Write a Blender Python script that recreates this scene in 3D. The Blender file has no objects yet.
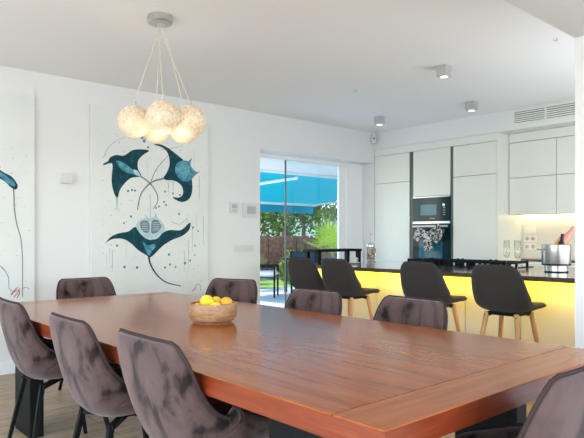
import bpy, bmesh, math, random
from mathutils import Vector, Matrix
from mathutils.geometry import tessellate_polygon
C = bpy.context.scene
COL = C.collection
PI = math.pi
random.seed(4)

# ---------------------------------------------------------------- camera, world, sun, daylight, exposure
A = math.radians(48.2)
F2 = (math.cos(A), math.sin(A)); R2 = (math.sin(A), -math.cos(A)); HC = 1.2
cam_d = bpy.data.cameras.new('camera'); cam = bpy.data.objects.new('camera', cam_d); COL.objects.link(cam)
cam.location = (0, 0, HC); cam.rotation_euler = (PI/2, 0, A - PI/2)
cam_d.sensor_width = 36; cam_d.lens = 36*588/584; cam_d.shift_y = 18/584; cam_d.clip_start = .05
C.camera = cam
w = bpy.data.worlds.new('world'); C.world = w; w.use_nodes = True
nt = w.node_tree; bg = nt.nodes['Background']
sky = nt.nodes.new('ShaderNodeTexSky'); sky.sky_type = 'NISHITA'; sky.sun_disc = False
sky.sun_elevation = math.radians(52); sky.sun_rotation = math.radians(-64)
nt.links.new(sky.outputs[0], bg.inputs[0]); bg.inputs[1].default_value = .8
def light(name, kind, loc, rot, energy, col, **kw):
    d = bpy.data.lights.new(name, kind); o = bpy.data.objects.new(name, d); COL.objects.link(o)
    o.location = loc; o.rotation_euler = rot; d.energy = energy; d.color = col
    for k, v in kw.items(): setattr(d, k, v)
    return o
light('sun', 'SUN', (0, 0, 12), Vector((.62, -.30, -.85)).to_track_quat('-Z', 'Y').to_euler(), 8.5, (1, .96, .9), angle=.02)
light('window_and_fill_light', 'AREA', (-2.35, 1.6, 1.35), (0, -PI/2-.50, 0), 150, (.90, .96, 1), shape='RECTANGLE', size=2.2, size_y=5.4)
light('window_and_fill_light', 'AREA', (1.0, -2.85, 1.3), (PI/2+.55, 0, 0), 165, (.91, .96, 1), shape='RECTANGLE', size=4.6, size_y=2.1)
light('window_and_fill_light', 'AREA', (5.2, .95, 1.6), (PI/2+.5, 0, 0), 52, (.98, .98, 1), shape='RECTANGLE', size=2.0, size_y=1.5)  # added fill to brighten the kitchen; no window in this end wall
C.view_settings.view_transform = 'Standard'; C.view_settings.look = 'None'
C.view_settings.gamma = 1; C.view_settings.use_curve_mapping = False; C.view_settings.exposure = -0.14

# ---------------------------------------------------------------- materials
def mat(name, col, rough=.5, metal=0, spec=.5, emit=None, estr=0, coat=0, sheen=0, trans=0, bump=None, noise=None, ior=1.45):
    m = bpy.data.materials.new(name); m.use_nodes = True; n = m.node_tree.nodes; l = m.node_tree.links
    b = n['Principled BSDF']; I = b.inputs
    I['Base Color'].default_value = (*col, 1); I['Roughness'].default_value = rough; I['Metallic'].default_value = metal
    I['Specular IOR Level'].default_value = spec; I['Coat Weight'].default_value = coat; I['Coat Roughness'].default_value = .12
    I['Sheen Weight'].default_value = sheen; I['Transmission Weight'].default_value = trans; I['IOR'].default_value = ior
    if emit: I['Emission Color'].default_value = (*emit, 1); I['Emission Strength'].default_value = estr
    tc = n.new('ShaderNodeTexCoord')
    if noise:                       # (scale, second colour, low, high)
        t = n.new('ShaderNodeTexNoise'); t.inputs['Scale'].default_value = noise[0]; t.inputs['Detail'].default_value = 4
        l.new(tc.outputs['Object'], t.inputs['Vector'])
        r = n.new('ShaderNodeValToRGB'); r.color_ramp.elements[0].position = noise[2]; r.color_ramp.elements[1].position = noise[3]
        r.color_ramp.elements[0].color = (*col, 1); r.color_ramp.elements[1].color = (*noise[1], 1)
        l.new(t.outputs['Fac'], r.inputs[0]); l.new(r.outputs[0], I['Base Color'])
    if bump:
        t = n.new('ShaderNodeTexNoise'); t.inputs['Scale'].default_value = bump[0]; t.inputs['Detail'].default_value = 3
        l.new(tc.outputs['Object'], t.inputs['Vector'])
        bp = n.new('ShaderNodeBump'); bp.inputs['Strength'].default_value = bump[1]; bp.inputs['Distance'].default_value = .01
        l.new(t.outputs['Fac'], bp.inputs['Height']); l.new(bp.outputs[0], I['Normal'])
    return m
def wood(name, c1, c2, c3, stretch=(1, 14, 14), scale=3, rough=.35, coat=0, plank=None, spec=.5, dist=1.2, bump=.03):
    m = bpy.data.materials.new(name); m.use_nodes = True; n = m.node_tree.nodes; l = m.node_tree.links
    b = n['Principled BSDF']; b.inputs['Coat Weight'].default_value = coat; b.inputs['Coat Roughness'].default_value = .16
    b.inputs['Roughness'].default_value = rough; b.inputs['Specular IOR Level'].default_value = spec
    tc = n.new('ShaderNodeTexCoord'); mp = n.new('ShaderNodeMapping'); mp.inputs['Scale'].default_value = stretch
    l.new(tc.outputs['Object'], mp.inputs[0])
    t = n.new('ShaderNodeTexNoise'); t.inputs['Scale'].default_value = scale; t.inputs['Detail'].default_value = 8
    t.inputs['Roughness'].default_value = .62; t.inputs['Distortion'].default_value = dist
    r = n.new('ShaderNodeValToRGB'); e = r.color_ramp.elements
    e[0].position = .3; e[0].color = (*c1, 1); e[1].position = .72; e[1].color = (*c3, 1)
    q = e.new(.5); q.color = (*c2, 1)
    l.new(mp.outputs[0], t.inputs['Vector']); l.new(t.outputs['Fac'], r.inputs[0]); out = r.outputs[0]
    if plank:
        br = n.new('ShaderNodeTexBrick'); mb = n.new('ShaderNodeMapping'); mb.inputs['Rotation'].default_value = (0, 0, plank[2])
        l.new(tc.outputs['Object'], mb.inputs[0]); l.new(mb.outputs[0], br.inputs['Vector'])
        br.inputs['Scale'].default_value = 1; br.inputs['Brick Width'].default_value = plank[0]; br.inputs['Row Height'].default_value = plank[1]
        br.inputs['Mortar Size'].default_value = plank[3]; br.inputs['Mortar Smooth'].default_value = .2
        br.inputs['Color1'].default_value = (1, 1, 1, 1); br.inputs['Color2'].default_value = (plank[4],)*3 + (1,); br.inputs['Mortar'].default_value = (.3, .25, .2, 1)
        mx = n.new('ShaderNodeMix'); mx.data_type = 'RGBA'; mx.blend_type = 'MULTIPLY'; mx.inputs[0].default_value = 1
        l.new(out, mx.inputs[6]); l.new(br.outputs['Color'], mx.inputs[7]); out = mx.outputs[2]
    l.new(out, b.inputs['Base Color'])
    bp = n.new('ShaderNodeBump'); bp.inputs['Strength'].default_value = bump; bp.inputs['Distance'].default_value = .01
    l.new(t.outputs['Fac'], bp.inputs['Height']); l.new(bp.outputs[0], b.inputs['Normal'])
    return m
def glassmat(name, tint=(1, 1, 1), gloss=1.0):
    m = bpy.data.materials.new(name); m.use_nodes = True; n = m.node_tree.nodes; l = m.node_tree.links
    n.remove(n['Principled BSDF']); tr = n.new('ShaderNodeBsdfTransparent'); tr.inputs[0].default_value = (*tint, 1)
    g = n.new('ShaderNodeBsdfGlossy'); g.inputs['Roughness'].default_value = .02
    fr = n.new('ShaderNodeLayerWeight'); pw = n.new('ShaderNodeMath'); pw.operation = 'POWER'; pw.inputs[1].default_value = 2.5; l.new(fr.outputs['Facing'], pw.inputs[0]); ad = n.new('ShaderNodeMath'); ad.operation = 'ADD'; ad.inputs[1].default_value = .05; l.new(pw.outputs[0], ad.inputs[0])
    mu = n.new('ShaderNodeMath'); mu.operation = 'MULTIPLY'; mu.inputs[1].default_value = gloss
    mx = n.new('ShaderNodeMixShader'); l.new(ad.outputs[0], mu.inputs[0]); l.new(mu.outputs[0], mx.inputs[0])
    l.new(tr.outputs[0], mx.inputs[1]); l.new(g.outputs[0], mx.inputs[2]); l.new(mx.outputs[0], n['Material Output'].inputs[0])
    return m
M = dict(
    wall=mat('wall_paint', (.75, .77, .78), .7, bump=(60, .02)),
    ceil=mat('ceiling_paint', (.87, .895, .905), .8),
    white=mat('white_lacquer', (.86, .88, .89), .35),
    frame=mat('white_aluminium', (.88, .90, .93), .3),
    cab=mat('cabinet_lacquer', (.76, .79, .75), .3),
    cabdark=mat('cabinet_groove', (.10, .11, .105), .4),
    shadowgap=mat('joint_grey', (.25, .27, .25), .6),
    panel=mat('island_panel', (.80, .79, .68), .45),
    stone=mat('dark_polished_stone', (.10, .088, .078), .09, coat=.6, noise=(30, (.13, .115, .10), .4, .7)),
    splash=mat('backsplash', (.72, .69, .62), .35),
    black=mat('black_metal', (.006, .008, .009), .45, spec=.15),
    blackglass=mat('black_glass', (.004, .028, .04), .12, spec=.25),
    blueglare=mat('oven_glass_blue_reflection', (.02, .15, .23), .12, spec=.4),  # bluish reflection on the oven and microwave windows, put into the base colour
    steel=mat('brushed_steel', (.60, .61, .60), .30, metal=1, bump=(40, .05)),
    chrome=mat('chrome', (.8, .8, .8), .1, metal=1),
    grey=mat('grey_paint', (.50, .51, .52), .45, metal=.3),
    stoolfab=mat('charcoal_fabric', (.034, .029, .028), .95, sheen=.12, spec=.15, bump=(320, .35), noise=(260, (.045, .042, .042), .45, .6)),
    oak=wood('oak_leg', (.50, .27, .11), (.60, .35, .15), (.68, .42, .2), (10, 10, 1), 4, .45),
    bowl=wood('mango_wood', (.22, .10, .04), (.42, .23, .11), (.58, .37, .2), (3, 3, 14), 6, .4, coat=.2),
    table=wood('cherry_tabletop', (.25, .056, .011), (.36, .092, .019), (.47, .145, .034), (12, .9, 8), 2.2, .17, spec=.3, bump=0, plank=(3.4, .118, PI/2, .0007, .90)),
    tableend=wood('cherry_end', (.29, .078, .020), (.37, .108, .029), (.44, .145, .044), (.9, 12, 8), 2.2, .2, spec=.25, bump=0),
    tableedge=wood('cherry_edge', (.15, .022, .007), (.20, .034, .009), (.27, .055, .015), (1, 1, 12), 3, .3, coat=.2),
    floor=wood('oak_floor', (.27, .18, .105), (.42, .305, .19), (.56, .43, .29), (1.2, 12, 1), 3.2, .4, plank=(1.6, .16, 0, .003, .82)),
    canvas=mat('canvas', (.74, .775, .765), .8, noise=(2.5, (.70, .745, .735), .4, .65)),
    ink=mat('teal_ink', (.010, .055, .075), .6, noise=(14, (.02, .13, .17), .52, .75), spec=.1),
    ink2=mat('blue_ink', (.04, .20, .29), .6, spec=.1, noise=(22, (.16, .40, .50), .4, .7)),
    ink3=mat('pale_blue_ink', (.36, .55, .62), .6, noise=(30, (.55, .68, .72), .4, .7)),
    inkline=mat('grey_ink', (.16, .20, .22), .6),
    inkpink=mat('pink_ink', (.45, .16, .22), .6),
    lemon=mat('lemon_peel', (.90, .66, .03), .4, bump=(120, .1)), orange=mat('orange_peel', (.92, .42, .03), .4, bump=(120, .1)),
    plastic=mat('white_plastic', (.66, .68, .67), .4), lcd=mat('lcd_grey', (.42, .47, .45), .3),
    socket=mat('socket_plastic', (.82, .80, .74), .4), hole=mat('socket_hole', (.42, .40, .36), .6),
    deck=mat('terrace_tile', (.42, .47, .52), .4), lawn=mat('lawn', (.10, .2, .04), .9, noise=(6, (.2, .3, .08), .4, .7)),
    awn=mat('turquoise_canvas', (.03, .37, .45), .8), reed=mat('reed_fence', (.15, .065, .04), .9, noise=(9, (.24, .12, .08), .4, .6)),
    leaf=mat('leaf', (.030, .075, .018), .6, noise=(3, (.08, .15, .03), .4, .7)),
    leafl=mat('light_leaf', (.15, .22, .05), .6), palm=mat('palm_leaf', (.26, .38, .04), .5),
    bark=mat('bark', (.14, .1, .07), .9), render=mat('white_render', (.8, .8, .78), .8),
    darkfab=mat('dark_mesh_fabric', (.03, .06, .085), .8), cushion=mat('pale_cushion', (.72, .72, .72), .9),
    glass=glassmat('pane_glass', (.93, .985, 1.0), .45), clear=glassmat('clear_glass', (.96, .97, .97), .9),
    brown=mat('coffee_print', (.22, .05, .03), .3, noise=(28, (.35, .40, .32), .48, .52)),
    led=mat('led_warm', (1, .9, .6), .5, emit=(1, .80, .38), estr=14),
    ledy=mat('led_yellow', (1, .9, .3), .5, emit=(1, .66, .012), estr=55),
    spot=mat('spot_lens', (1, 1, 1), .5, emit=(1, .93, .8), estr=2.5),
    botblack=mat('black_foil', (.015, .015, .015), .3), rose=mat('rose_glass', (.85, .35, .28), .12, trans=.25), label=mat('orange_label', (.85, .38, .1), .5),
    towel=mat('patterned_towel', (.02, .02, .02), .9, noise=(42, (.62, .62, .62), .47, .55)),
    cordm=mat('pendant_cord', (.62, .56, .45), .5),
)
# velvet
def velvet():
    m = mat('mauve_velvet', (.118, .082, .078), .75, sheen=.32, bump=(160, .12))
    n = m.node_tree.nodes; l = m.node_tree.links; b = n['Principled BSDF']; b.inputs['Sheen Roughness'].default_value = .45
    b.inputs['Sheen Tint'].default_value = (.9, .82, .88, 1); b.inputs['Specular IOR Level'].default_value = .12
    tc = n.new('ShaderNodeTexCoord'); mp = n.new('ShaderNodeMapping'); mp.inputs['Scale'].default_value = (1, 1, .6)
    mp.inputs['Rotation'].default_value = (.4, .5, 0)
    t = n.new('ShaderNodeTexNoise'); t.inputs['Scale'].default_value = 9; t.inputs['Detail'].default_value = 5; t.inputs['Distortion'].default_value = .6
    r = n.new('ShaderNodeValToRGB'); e = r.color_ramp.elements
    e[0].position = .37; e[0].color = (.016, .010, .011, 1); e[1].position = .64; e[1].color = (.118, .077, .073, 1)
    q = e.new(.455); q.color = (.078, .051, .049, 1)
    l.new(tc.outputs['Object'], mp.inputs[0]); l.new(mp.outputs[0], t.inputs[0]); l.new(t.outputs['Fac'], r.inputs[0]); l.new(r.outputs[0], b.inputs['Base Color'])
    return m
M['velvet'] = velvet()
M['piping'] = mat('velvet_piping', (.05, .035, .036), .8, spec=.1)
def globe_mat():
    m = mat('crinkled_glass_globe', (.9, .86, .78), .4); n = m.node_tree.nodes; l = m.node_tree.links; b = n['Principled BSDF']
    tc = n.new('ShaderNodeTexCoord')
    v = n.new('ShaderNodeTexVoronoi'); v.feature = 'DISTANCE_TO_EDGE'; v.inputs['Scale'].default_value = 34
    nz = n.new('ShaderNodeTexNoise'); nz.inputs['Scale'].default_value = 30; nz.inputs['Detail'].default_value = 4; nz.inputs['Distortion'].default_value = 2
    l.new(tc.outputs['Object'], v.inputs['Vector']); l.new(tc.outputs['Object'], nz.inputs['Vector'])
    r = n.new('ShaderNodeValToRGB'); e = r.color_ramp.elements
    e[0].position = .36; e[0].color = (.30, .15, .05, 1); e[1].position = .62; e[1].color = (1, .84, .62, 1)
    l.new(nz.outputs['Fac'], r.inputs[0]); l.new(r.outputs[0], b.inputs['Emission Color'])
    b.inputs['Emission Strength'].default_value = .40
    b.inputs['Base Color'].default_value = (.55, .46, .34, 1)
    bp = n.new('ShaderNodeBump'); bp.inputs['Strength'].default_value = .6; bp.inputs['Distance'].default_value = .01
    l.new(v.outputs['Distance'], bp.inputs['Height']); l.new(bp.outputs[0], b.inputs['Normal'])
    return m
M['globe'] = globe_mat()
def cloth(m, col, k=.6):
    n = m.node_tree.nodes; l = m.node_tree.links; tl = n.new('ShaderNodeBsdfTranslucent'); tl.inputs[0].default_value = (*col, 1)
    mx = n.new('ShaderNodeMixShader'); mx.inputs[0].default_value = k
    l.new(n['Principled BSDF'].outputs[0], mx.inputs[1]); l.new(tl.outputs[0], mx.inputs[2]); l.new(mx.outputs[0], n['Material Output'].inputs[0])
cloth(M['awn'], (.035, .48, .54)); cloth(M['leaf'], (.07, .14, .025), .35); cloth(M['leafl'], (.2, .28, .06), .4); cloth(M['palm'], (.36, .48, .05), .4)

# ---------------------------------------------------------------- mesh helpers
def obj(name, bm, m, parent=None, smooth=False, mods=None):
    bmesh.ops.recalc_face_normals(bm, faces=bm.faces)
    me = bpy.data.meshes.new(name); bm.to_mesh(me); bm.free()
    for k in (m if isinstance(m, (list, tuple)) else [m]): me.materials.append(M[k] if isinstance(k, str) else k)
    if smooth:
        for p in me.polygons: p.use_smooth = True
        if smooth != 'all': me.set_sharp_from_angle(angle=math.radians(38))
    o = bpy.data.objects.new(name, me); COL.objects.link(o)
    if parent is not None: o.parent = parent
    return o
def tag(o, label, cat, group=None):
    o['label'] = label; o['category'] = cat
    if group: o['group'] = group
    return o
def thing(name, label, cat, loc=(0, 0, 0), rz=0, group=None):
    o = bpy.data.objects.new(name, None); COL.objects.link(o); o.location = loc; o.rotation_euler = (0, 0, rz); o.empty_display_size = .1
    return tag(o, label, cat, group)
def struct(name, bm, m, parent=None, smooth=False):
    o = obj(name, bm, m, parent, smooth)
    if parent is None: o['kind'] = 'structure'
    return o
def dup(root, loc, rz, label=None, group=None):
    r = root.copy(); COL.objects.link(r); r.location = loc; r.rotation_euler = (0, 0, rz)
    if label: r['label'] = label
    if group: r['group'] = group
    for ch in list(root.children):
        c = ch.copy(); COL.objects.link(c); c.parent = r
        for g in ch.children:
            d = g.copy(); COL.objects.link(d); d.parent = c
    return r
def NB(): return bmesh.new()
def box(bm, x0, x1, y0, y1, z0, z1, bev=0, mi=0, seg=2):
    b = bmesh.new() if bev else bm
    r = bmesh.ops.create_cube(b, size=1)
    for v in r['verts']:
        v.co = Vector(((x0+x1)/2 + v.co.x*(x1-x0), (y0+y1)/2 + v.co.y*(y1-y0), (z0+z1)/2 + v.co.z*(z1-z0)))
    if bev:
        bmesh.ops.bevel(b, geom=list(b.edges), offset=bev, segments=seg, affect='EDGES')
        for f in b.faces: f.material_index = mi
        me = bpy.data.meshes.new('t'); b.to_mesh(me); b.free(); bm.from_mesh(me); bpy.data.meshes.remove(me)
    else:
        for f in set(f for v in r['verts'] for f in v.link_faces): f.material_index = mi
    return bm
def bx(*a, **k): return box(NB(), *a, **k)
def tube(bm, pts, r, seg=10, closed=False, r2=None, mi=0):
    pts = [Vector(p) for p in pts]; n = len(pts); rings = []; up = None
    for i, p in enumerate(pts):
        if closed: t = (pts[(i+1) % n] - pts[i-1])
        else: t = pts[min(i+1, n-1)] - pts[max(i-1, 0)]
        t.normalize()
        if up is None:
            up = Vector((0, 0, 1)) if abs(t.z) < .9 else Vector((1, 0, 0))
        a = up - t*up.dot(t)
        if a.length < 1e-5: a = t.orthogonal()
        a.normalize(); up = a; b = t.cross(a)
        rr = r if r2 is None else r + (r2-r)*i/(n-1)
        rings.append([bm.verts.new(p + (a*math.cos(2*PI*k/seg) + b*math.sin(2*PI*k/seg))*rr) for k in range(seg)])
    m = n if closed else n-1
    for i in range(m):
        A_, B_ = rings[i], rings[(i+1) % n]
        for k in range(seg):
            f = bm.faces.new((A_[k], A_[(k+1) % seg], B_[(k+1) % seg], B_[k])); f.material_index = mi
    if not closed:
        bm.faces.new(rings[0][::-1]).material_index = mi; bm.faces.new(rings[-1]).material_index = mi
    return bm
def lathe(bm, prof, c=(0, 0, 0), seg=28, mat4=None, mi=0):
    c = Vector(c); rings = []
    for r, z in prof:
        if r < 1e-6: vs = [bm.verts.new((0, 0, z))]
        else: vs = [bm.verts.new((r*math.cos(2*PI*k/seg), r*math.sin(2*PI*k/seg), z)) for k in range(seg)]
        rings.append(vs)
    for a, b in zip(rings, rings[1:]):
        for k in range(seg):
            if len(a) == 1 and len(b) == 1: continue
            if len(a) == 1: f = bm.faces.new((a[0], b[k], b[(k+1) % seg]))
            elif len(b) == 1: f = bm.faces.new((a[k], a[(k+1) % seg], b[0]))
            else: f = bm.faces.new((a[k], a[(k+1) % seg], b[(k+1) % seg], b[k]))
            f.material_index = mi
    for vs in rings:
        for v in vs: v.co = (mat4 @ v.co if mat4 else v.co) + c
    return bm
def ball(bm, c, r, s=(1, 1, 1), u=20, v=12, mi=0):
    res = bmesh.ops.create_uvsphere(bm, u_segments=u, v_segments=v, radius=r)
    for q in res['verts']: q.co = Vector((q.co.x*s[0], q.co.y*s[1], q.co.z*s[2])) + Vector(c)
    return bm
def bar(bm, a, b, w, h=None, w2=None):
    """square-section bar from a to b"""
    a, b = Vector(a), Vector(b); t = (b-a).normalized(); h = h or w; w2 = w2 or w
    u = Vector((1, 0, 0)); u = (u - t*u.dot(t)); u = u.normalized() if u.length > .1 else Vector((0, 1, 0)); v = t.cross(u)
    def ring(p, s): return [bm.verts.new(p + u*x*w/2*s + v*y*h/2*s) for x, y in ((-1, -1), (1, -1), (1, 1), (-1, 1))]
    A_, B_ = ring(a, 1), ring(b, w2/w)
    for k in range(4): bm.faces.new((A_[k], A_[(k+1) % 4], B_[(k+1) % 4], B_[k]))
    bm.faces.new(A_[::-1]); bm.faces.new(B_)
    return bm

# ---------------------------------------------------------------- the room
YW, XK, ZC = 5.5, 6.5, 2.69
struct('floor', bx(-2.5, 7.3, -3.1, 5.8, -.1, 0), 'floor')
struct('ceiling', bx(-2.5, 7.3, 1.506, 5.5, ZC, ZC+.12), 'ceil')
struct('trim_1', bx(-2.5, 7.3, -3.1, 1.506, 2.4, ZC+.12), 'wall')               # dropped ceiling over the sitting end
bm = NB(); box(bm, -2.5, 4.404, YW, 5.8, 0, ZC+.12); box(bm, 4.404, 6.5, YW, 5.8, 2.25, ZC+.12)
box(bm, 6.5, 7.3, YW, 5.8, 0, ZC+.12); box(bm, 6.47, 6.5, YW+.2, 5.8, 0, 2.25)
struct('wall_left', bm, 'wall')
struct('wall_back', bx(7.1, 7.3, .6, 5.5, 0, ZC), 'wall')
struct('trim_2', bx(XK, 7.1, .8, 5.5, 2.452, ZC), 'wall')                          # bulkhead over the kitchen units
bm = NB(); box(bm, 3.636, 3.86, -3.1, 1.506, 0, 2.4)
struct('wall_right', bm, 'wall')
struct('wall_kitchen', bx(3.86, 7.1, .6, .8, 0, 2.4), 'wall')
bm = NB(); box(bm, -2.5, 3.636, -3.1, -2.95, 0, .2); box(bm, -2.5, -1.4, -3.1, -2.95, .2, 2.4); box(bm, 3.4, 3.636, -3.1, -2.95, .2, 2.4); box(bm, -1.4, 3.4, -3.1, -2.95, 2.36, 2.4)
struct('wall_front', bm, 'wall')
bm = NB(); box(bm, -2.65, -2.5, -3.1, 5.8, 0, .2); box(bm, -2.65, -2.5, -3.1, -1.2, .2, ZC); box(bm, -2.65, -2.5, 4.4, 5.8, .2, ZC); box(bm, -2.65, -2.5, -1.2, 4.4, 2.5, ZC)
struct('wall_side', bm, 'wall')
bm = NB(); box(bm, -2.5, 4.404, YW-.014, YW, 0, .115, bev=.003)
struct('baseboard_left', bm, 'white')
# sliding glass door set back in the opening
bm = NB(); box(bm, 4.404, 6.47, 5.70, 5.79, 2.20, 2.25); box(bm, 6.37, 6.47, 5.70, 5.79, 0, 2.20); box(bm, 4.404, 6.47, 5.68, 5.8, -.01, .012)
door = struct('door_1', bm, 'frame')
bm = NB(); box(bm, 6.02, 6.19, 5.735, 5.775, .02, 2.2, bev=.004); struct('stile', bm, 'frame', door)
bm = NB(); box(bm, 6.15, 6.375, 5.70, 5.74, .02, 2.2, bev=.004); struct('stile', bm, 'frame', door)
struct('glass_leaf', bx(5.03, 6.02, 5.742, 5.754, .02, 2.2), 'glass', door)
bm = NB(); box(bm, 5.018, 5.032, 5.738, 5.758, .02, 2.2); obj('glass_edge_seal', bm, 'cabdark', door)

# ---------------------------------------------------------------- outside
struct('trim_3', bx(1.5, 10.5, 5.8, 7.05, 2.25, 2.5), 'render')                    # roof overhang above the terrace door
struct('terrace', bx(-1, 18, 5.8, 10.6, -.12, -.01), 'deck')
struct('ground', bx(-12, 34, 10.6, 30, -.2, -.02), 'lawn')
aw = thing('awning', 'turquoise canvas awning slanting out over the terrace', 'awning', (5.6, 7.08, 2.28))
bm = NB()
for (x0, x1) in ((-.1, 4.03),):
    n = 14
    for i in range(n):
        ya, yb = i/n*2.90, (i+1)/n*2.90
        za, zb = [-.055-.088*y - .012*math.sin(y/2.90*PI) for y in (ya, yb)]
        vs = [bm.verts.new(p) for p in ((x0, ya, za), (x1, ya, za), (x1, yb, zb), (x0, yb, zb), (x0, ya, za+.004), (x1, ya, za+.004), (x1, yb, zb+.004), (x0, yb, zb+.004))]
        bm.faces.new(vs[:4]); bm.faces.new(vs[4:][::-1])
obj('canopy', bm, 'awn', aw, 'all')
bm = NB(); box(bm, -.15, 4.08, -.03, .06, -.07, .06, bev=.01); obj('cassette', bm, 'frame', aw)
bm = NB(); box(bm, -.15, 4.08, 2.87, 2.95, -.36, -.28, bev=.01); obj('front_bar', bm, 'frame', aw)
bm = NB(); n = 60
for i in range(n):
    x0, x1 = -.13 + 4.18*i/n, -.13 + 4.18*(i+1)/n
    z = lambda x: -.53 - .008*math.cos(x*14)
    vs = [bm.verts.new(p) for p in ((x0, 2.95, -.34), (x1, 2.95, -.34), (x1, 2.96, z(x1)), (x0, 2.96, z(x0)))]
    bm.faces.new(vs)
obj('valance', bm, mat('turquoise_valance', (.01, .30, .42), .8), aw)
for (a, b, c) in (((.95, .1, -.10), (.42, 1.0, -.22), (.6, 2.85, -.34)), ((3.6, .1, -.10), (4.05, 1.3, -.25), (3.9, 2.85, -.34))):
    bm = NB(); tube(bm, [a, b], .028, 8); tube(bm, [b, c], .024, 8); ball(bm, b, .04); obj('folding_arm', bm, 'frame', aw, True)

# fence, house, trees, bushes, palm
fn = thing('reed_fence', 'brown reed fence behind the terrace plants', 'fence', (11.5, 13.2, 0))
bm = NB()
for i in range(150):
    x = -7 + i*.1
    if x > 7: break
    box(bm, x, x+.094, random.uniform(-.02, .02), .05, 0, 1.22 + random.uniform(-.03, .03))
obj('reed_panel', bm, 'reed', fn)
for x in (-6, -3, 0, 3, 6):
    obj('post', box(NB(), x-.05, x+.05, .06, .15, 0, 1.35), 'bark', fn)
hs = thing('garden_building', 'white garden building glimpsed through the trees behind the fence', 'building', (18, 23, 0))
obj('wall', box(NB(), -7, 7, 0, 4, 0, 2.5), 'render', hs)
obj('roof', box(NB(), -7.3, 7.3, -.3, 4.3, 2.5, 2.72), 'reed', hs)
for x in (-5, -1.5, 2, 5): 
    wn = obj('window', box(NB(), x-.5, x+.5, -.03, .02, .9, 1.9), 'frame', hs); obj('pane', box(NB(), x-.44, x+.44, -.04, -.03, .96, 1.84), 'blackglass', wn)
def leaves(bm, c, rad, n, size, rnd):
    for _ in range(n):
        while True:
            p = Vector((rnd.uniform(-1, 1), rnd.uniform(-1, 1), rnd.uniform(-1, 1)))
            if .25 < p.length < 1: break
        p = Vector(c) + Vector((p.x*rad[0], p.y*rad[1], p.z*rad[2]))
        d = Vector((rnd.gauss(0, 1), rnd.gauss(0, 1), rnd.gauss(0, .7))).normalized()*size*rnd.uniform(.6, 1.3)
        s = d.cross(Vector((rnd.gauss(0, 1), rnd.gauss(0, 1), rnd.gauss(0, 1)))).normalized()*size*.32
        q = [bm.verts.new(v) for v in (p, p+d*.5+s, p+d, p+d*.5-s)]
        bm.faces.new(q).material_index = 0 if rnd.random() < .7 else 1
rnd = random.Random(7)
TREES = [(9.2, 17.2, 3.8, 1.5, 'broad green tree behind the fence, left in the doorway view'), (12.0, 15.2, 4.0, 1.4, 'dark green tree behind the middle of the reed fence'),
         (15.4, 16.6, 4.6, 1.7, 'tall leafy tree behind the fence above the bright palm'), (19.2, 19.6, 5.0, 1.9, 'farthest right leafy tree in the garden seen through the door')]
for (x, y, h, r, lab) in TREES:
    t = thing('leafy_tree', lab, 'tree', (x, y, 0), 0, 'trees behind the reed fence')
    bm = NB(); tube(bm, [(0, 0, -.02), (.05, 0, h*.35), (-.05, .1, h*.7)], .11, 8, r2=.04)
    for a in range(5): tube(bm, [(0, 0, h*(.3+.06*a)), (r*.6*math.cos(a*1.4), r*.6*math.sin(a*1.4), h*(.55+.06*a))], .04, 6, r2=.015)
    obj('trunk', bm, 'bark', t, True)
    bm = NB()
    for k in range(9):
        a = k*2.4; leaves(bm, (r*.62*math.cos(a), r*.5*math.sin(a), h*(.38+.065*k)), (r*.62, r*.55, h*.16), 330, .16, rnd)
    f = obj('foliage', bm, ['leaf', 'leafl'], t)
BUSH = [(7.3, 11.5, .62, 'low green bush left behind the patio chairs'), (8.9, 12.1, .75, 'grassy bush behind the pale cushioned patio chair'), (10.4, 11.5, .70, 'leafy bush in front of the middle of the reed fence'),
        (11.5, 12.6, .85, 'leafy bush to the left of the bright palm'), (13.6, 12.0, .9, 'leafy bush right of the bright palm')]
for (x, y, h, lab) in BUSH:
    t = thing('garden_bush', lab, 'bush', (x, y, 0), 0, 'bushes in front of the reed fence')
    bm = NB(); leaves(bm, (0, 0, h*.5), (.62, .4, h*.5), 620, .12, rnd); obj('foliage', bm, ['leafl', 'leaf'], t)
    bm = NB()
    for a in range(5): tube(bm, [(0, 0, -.02), (.3*math.cos(a*1.3), .2*math.sin(a*1.3), h*.7)], .015, 5, r2=.006)
    obj('stems', bm, 'bark', t)
def fan_palm(loc, h, R, n, lab, m, sc=1):
    t = thing('fan_palm', lab, 'palm', loc, 0, None)
    bm = NB(); tube(bm, [(0, 0, -.02), (0, 0, h*.55)], .10, 10, r2=.07); obj('trunk', bm, 'bark', t, True)
    for i in range(n):
        a = i*2.4; el = math.radians(15 + 65*((i*7) % n)/n)
        d = Vector((math.cos(a)*math.cos(el), math.sin(a)*math.cos(el), math.sin(el)))
        s0 = Vector((0, 0, h*.5)); hub = s0 + d*R*.55
        bm = NB(); tube(bm, [s0, hub], .012, 5)
        side = d.cross(Vector((0, 0, 1))).normalized(); up = side.cross(d)
        for k in range(15):
            th = math.radians(-105 + 15*k); e = (d*math.cos(th) + side*math.sin(th)); tip = hub + e*R*.62 - Vector((0, 0, .05*R)) + up*.05
            mid = hub + e*R*.3; ww = (side*math.cos(th) - d*math.sin(th))*.022
            bm.faces.new([bm.verts.new(v) for v in (hub, mid+ww, tip, mid-ww)])
        obj('frond', bm, m, t)
fan_palm((11.95, 11.6, 0), 1.45, .95, 16, 'bright yellow-green fan palm beyond the terrace', 'palm')
fan_palm((8.0, 10.9, 0), .9, .8, 12, 'greyish green spiky palm behind the patio chairs on the left', 'leafl')

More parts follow.
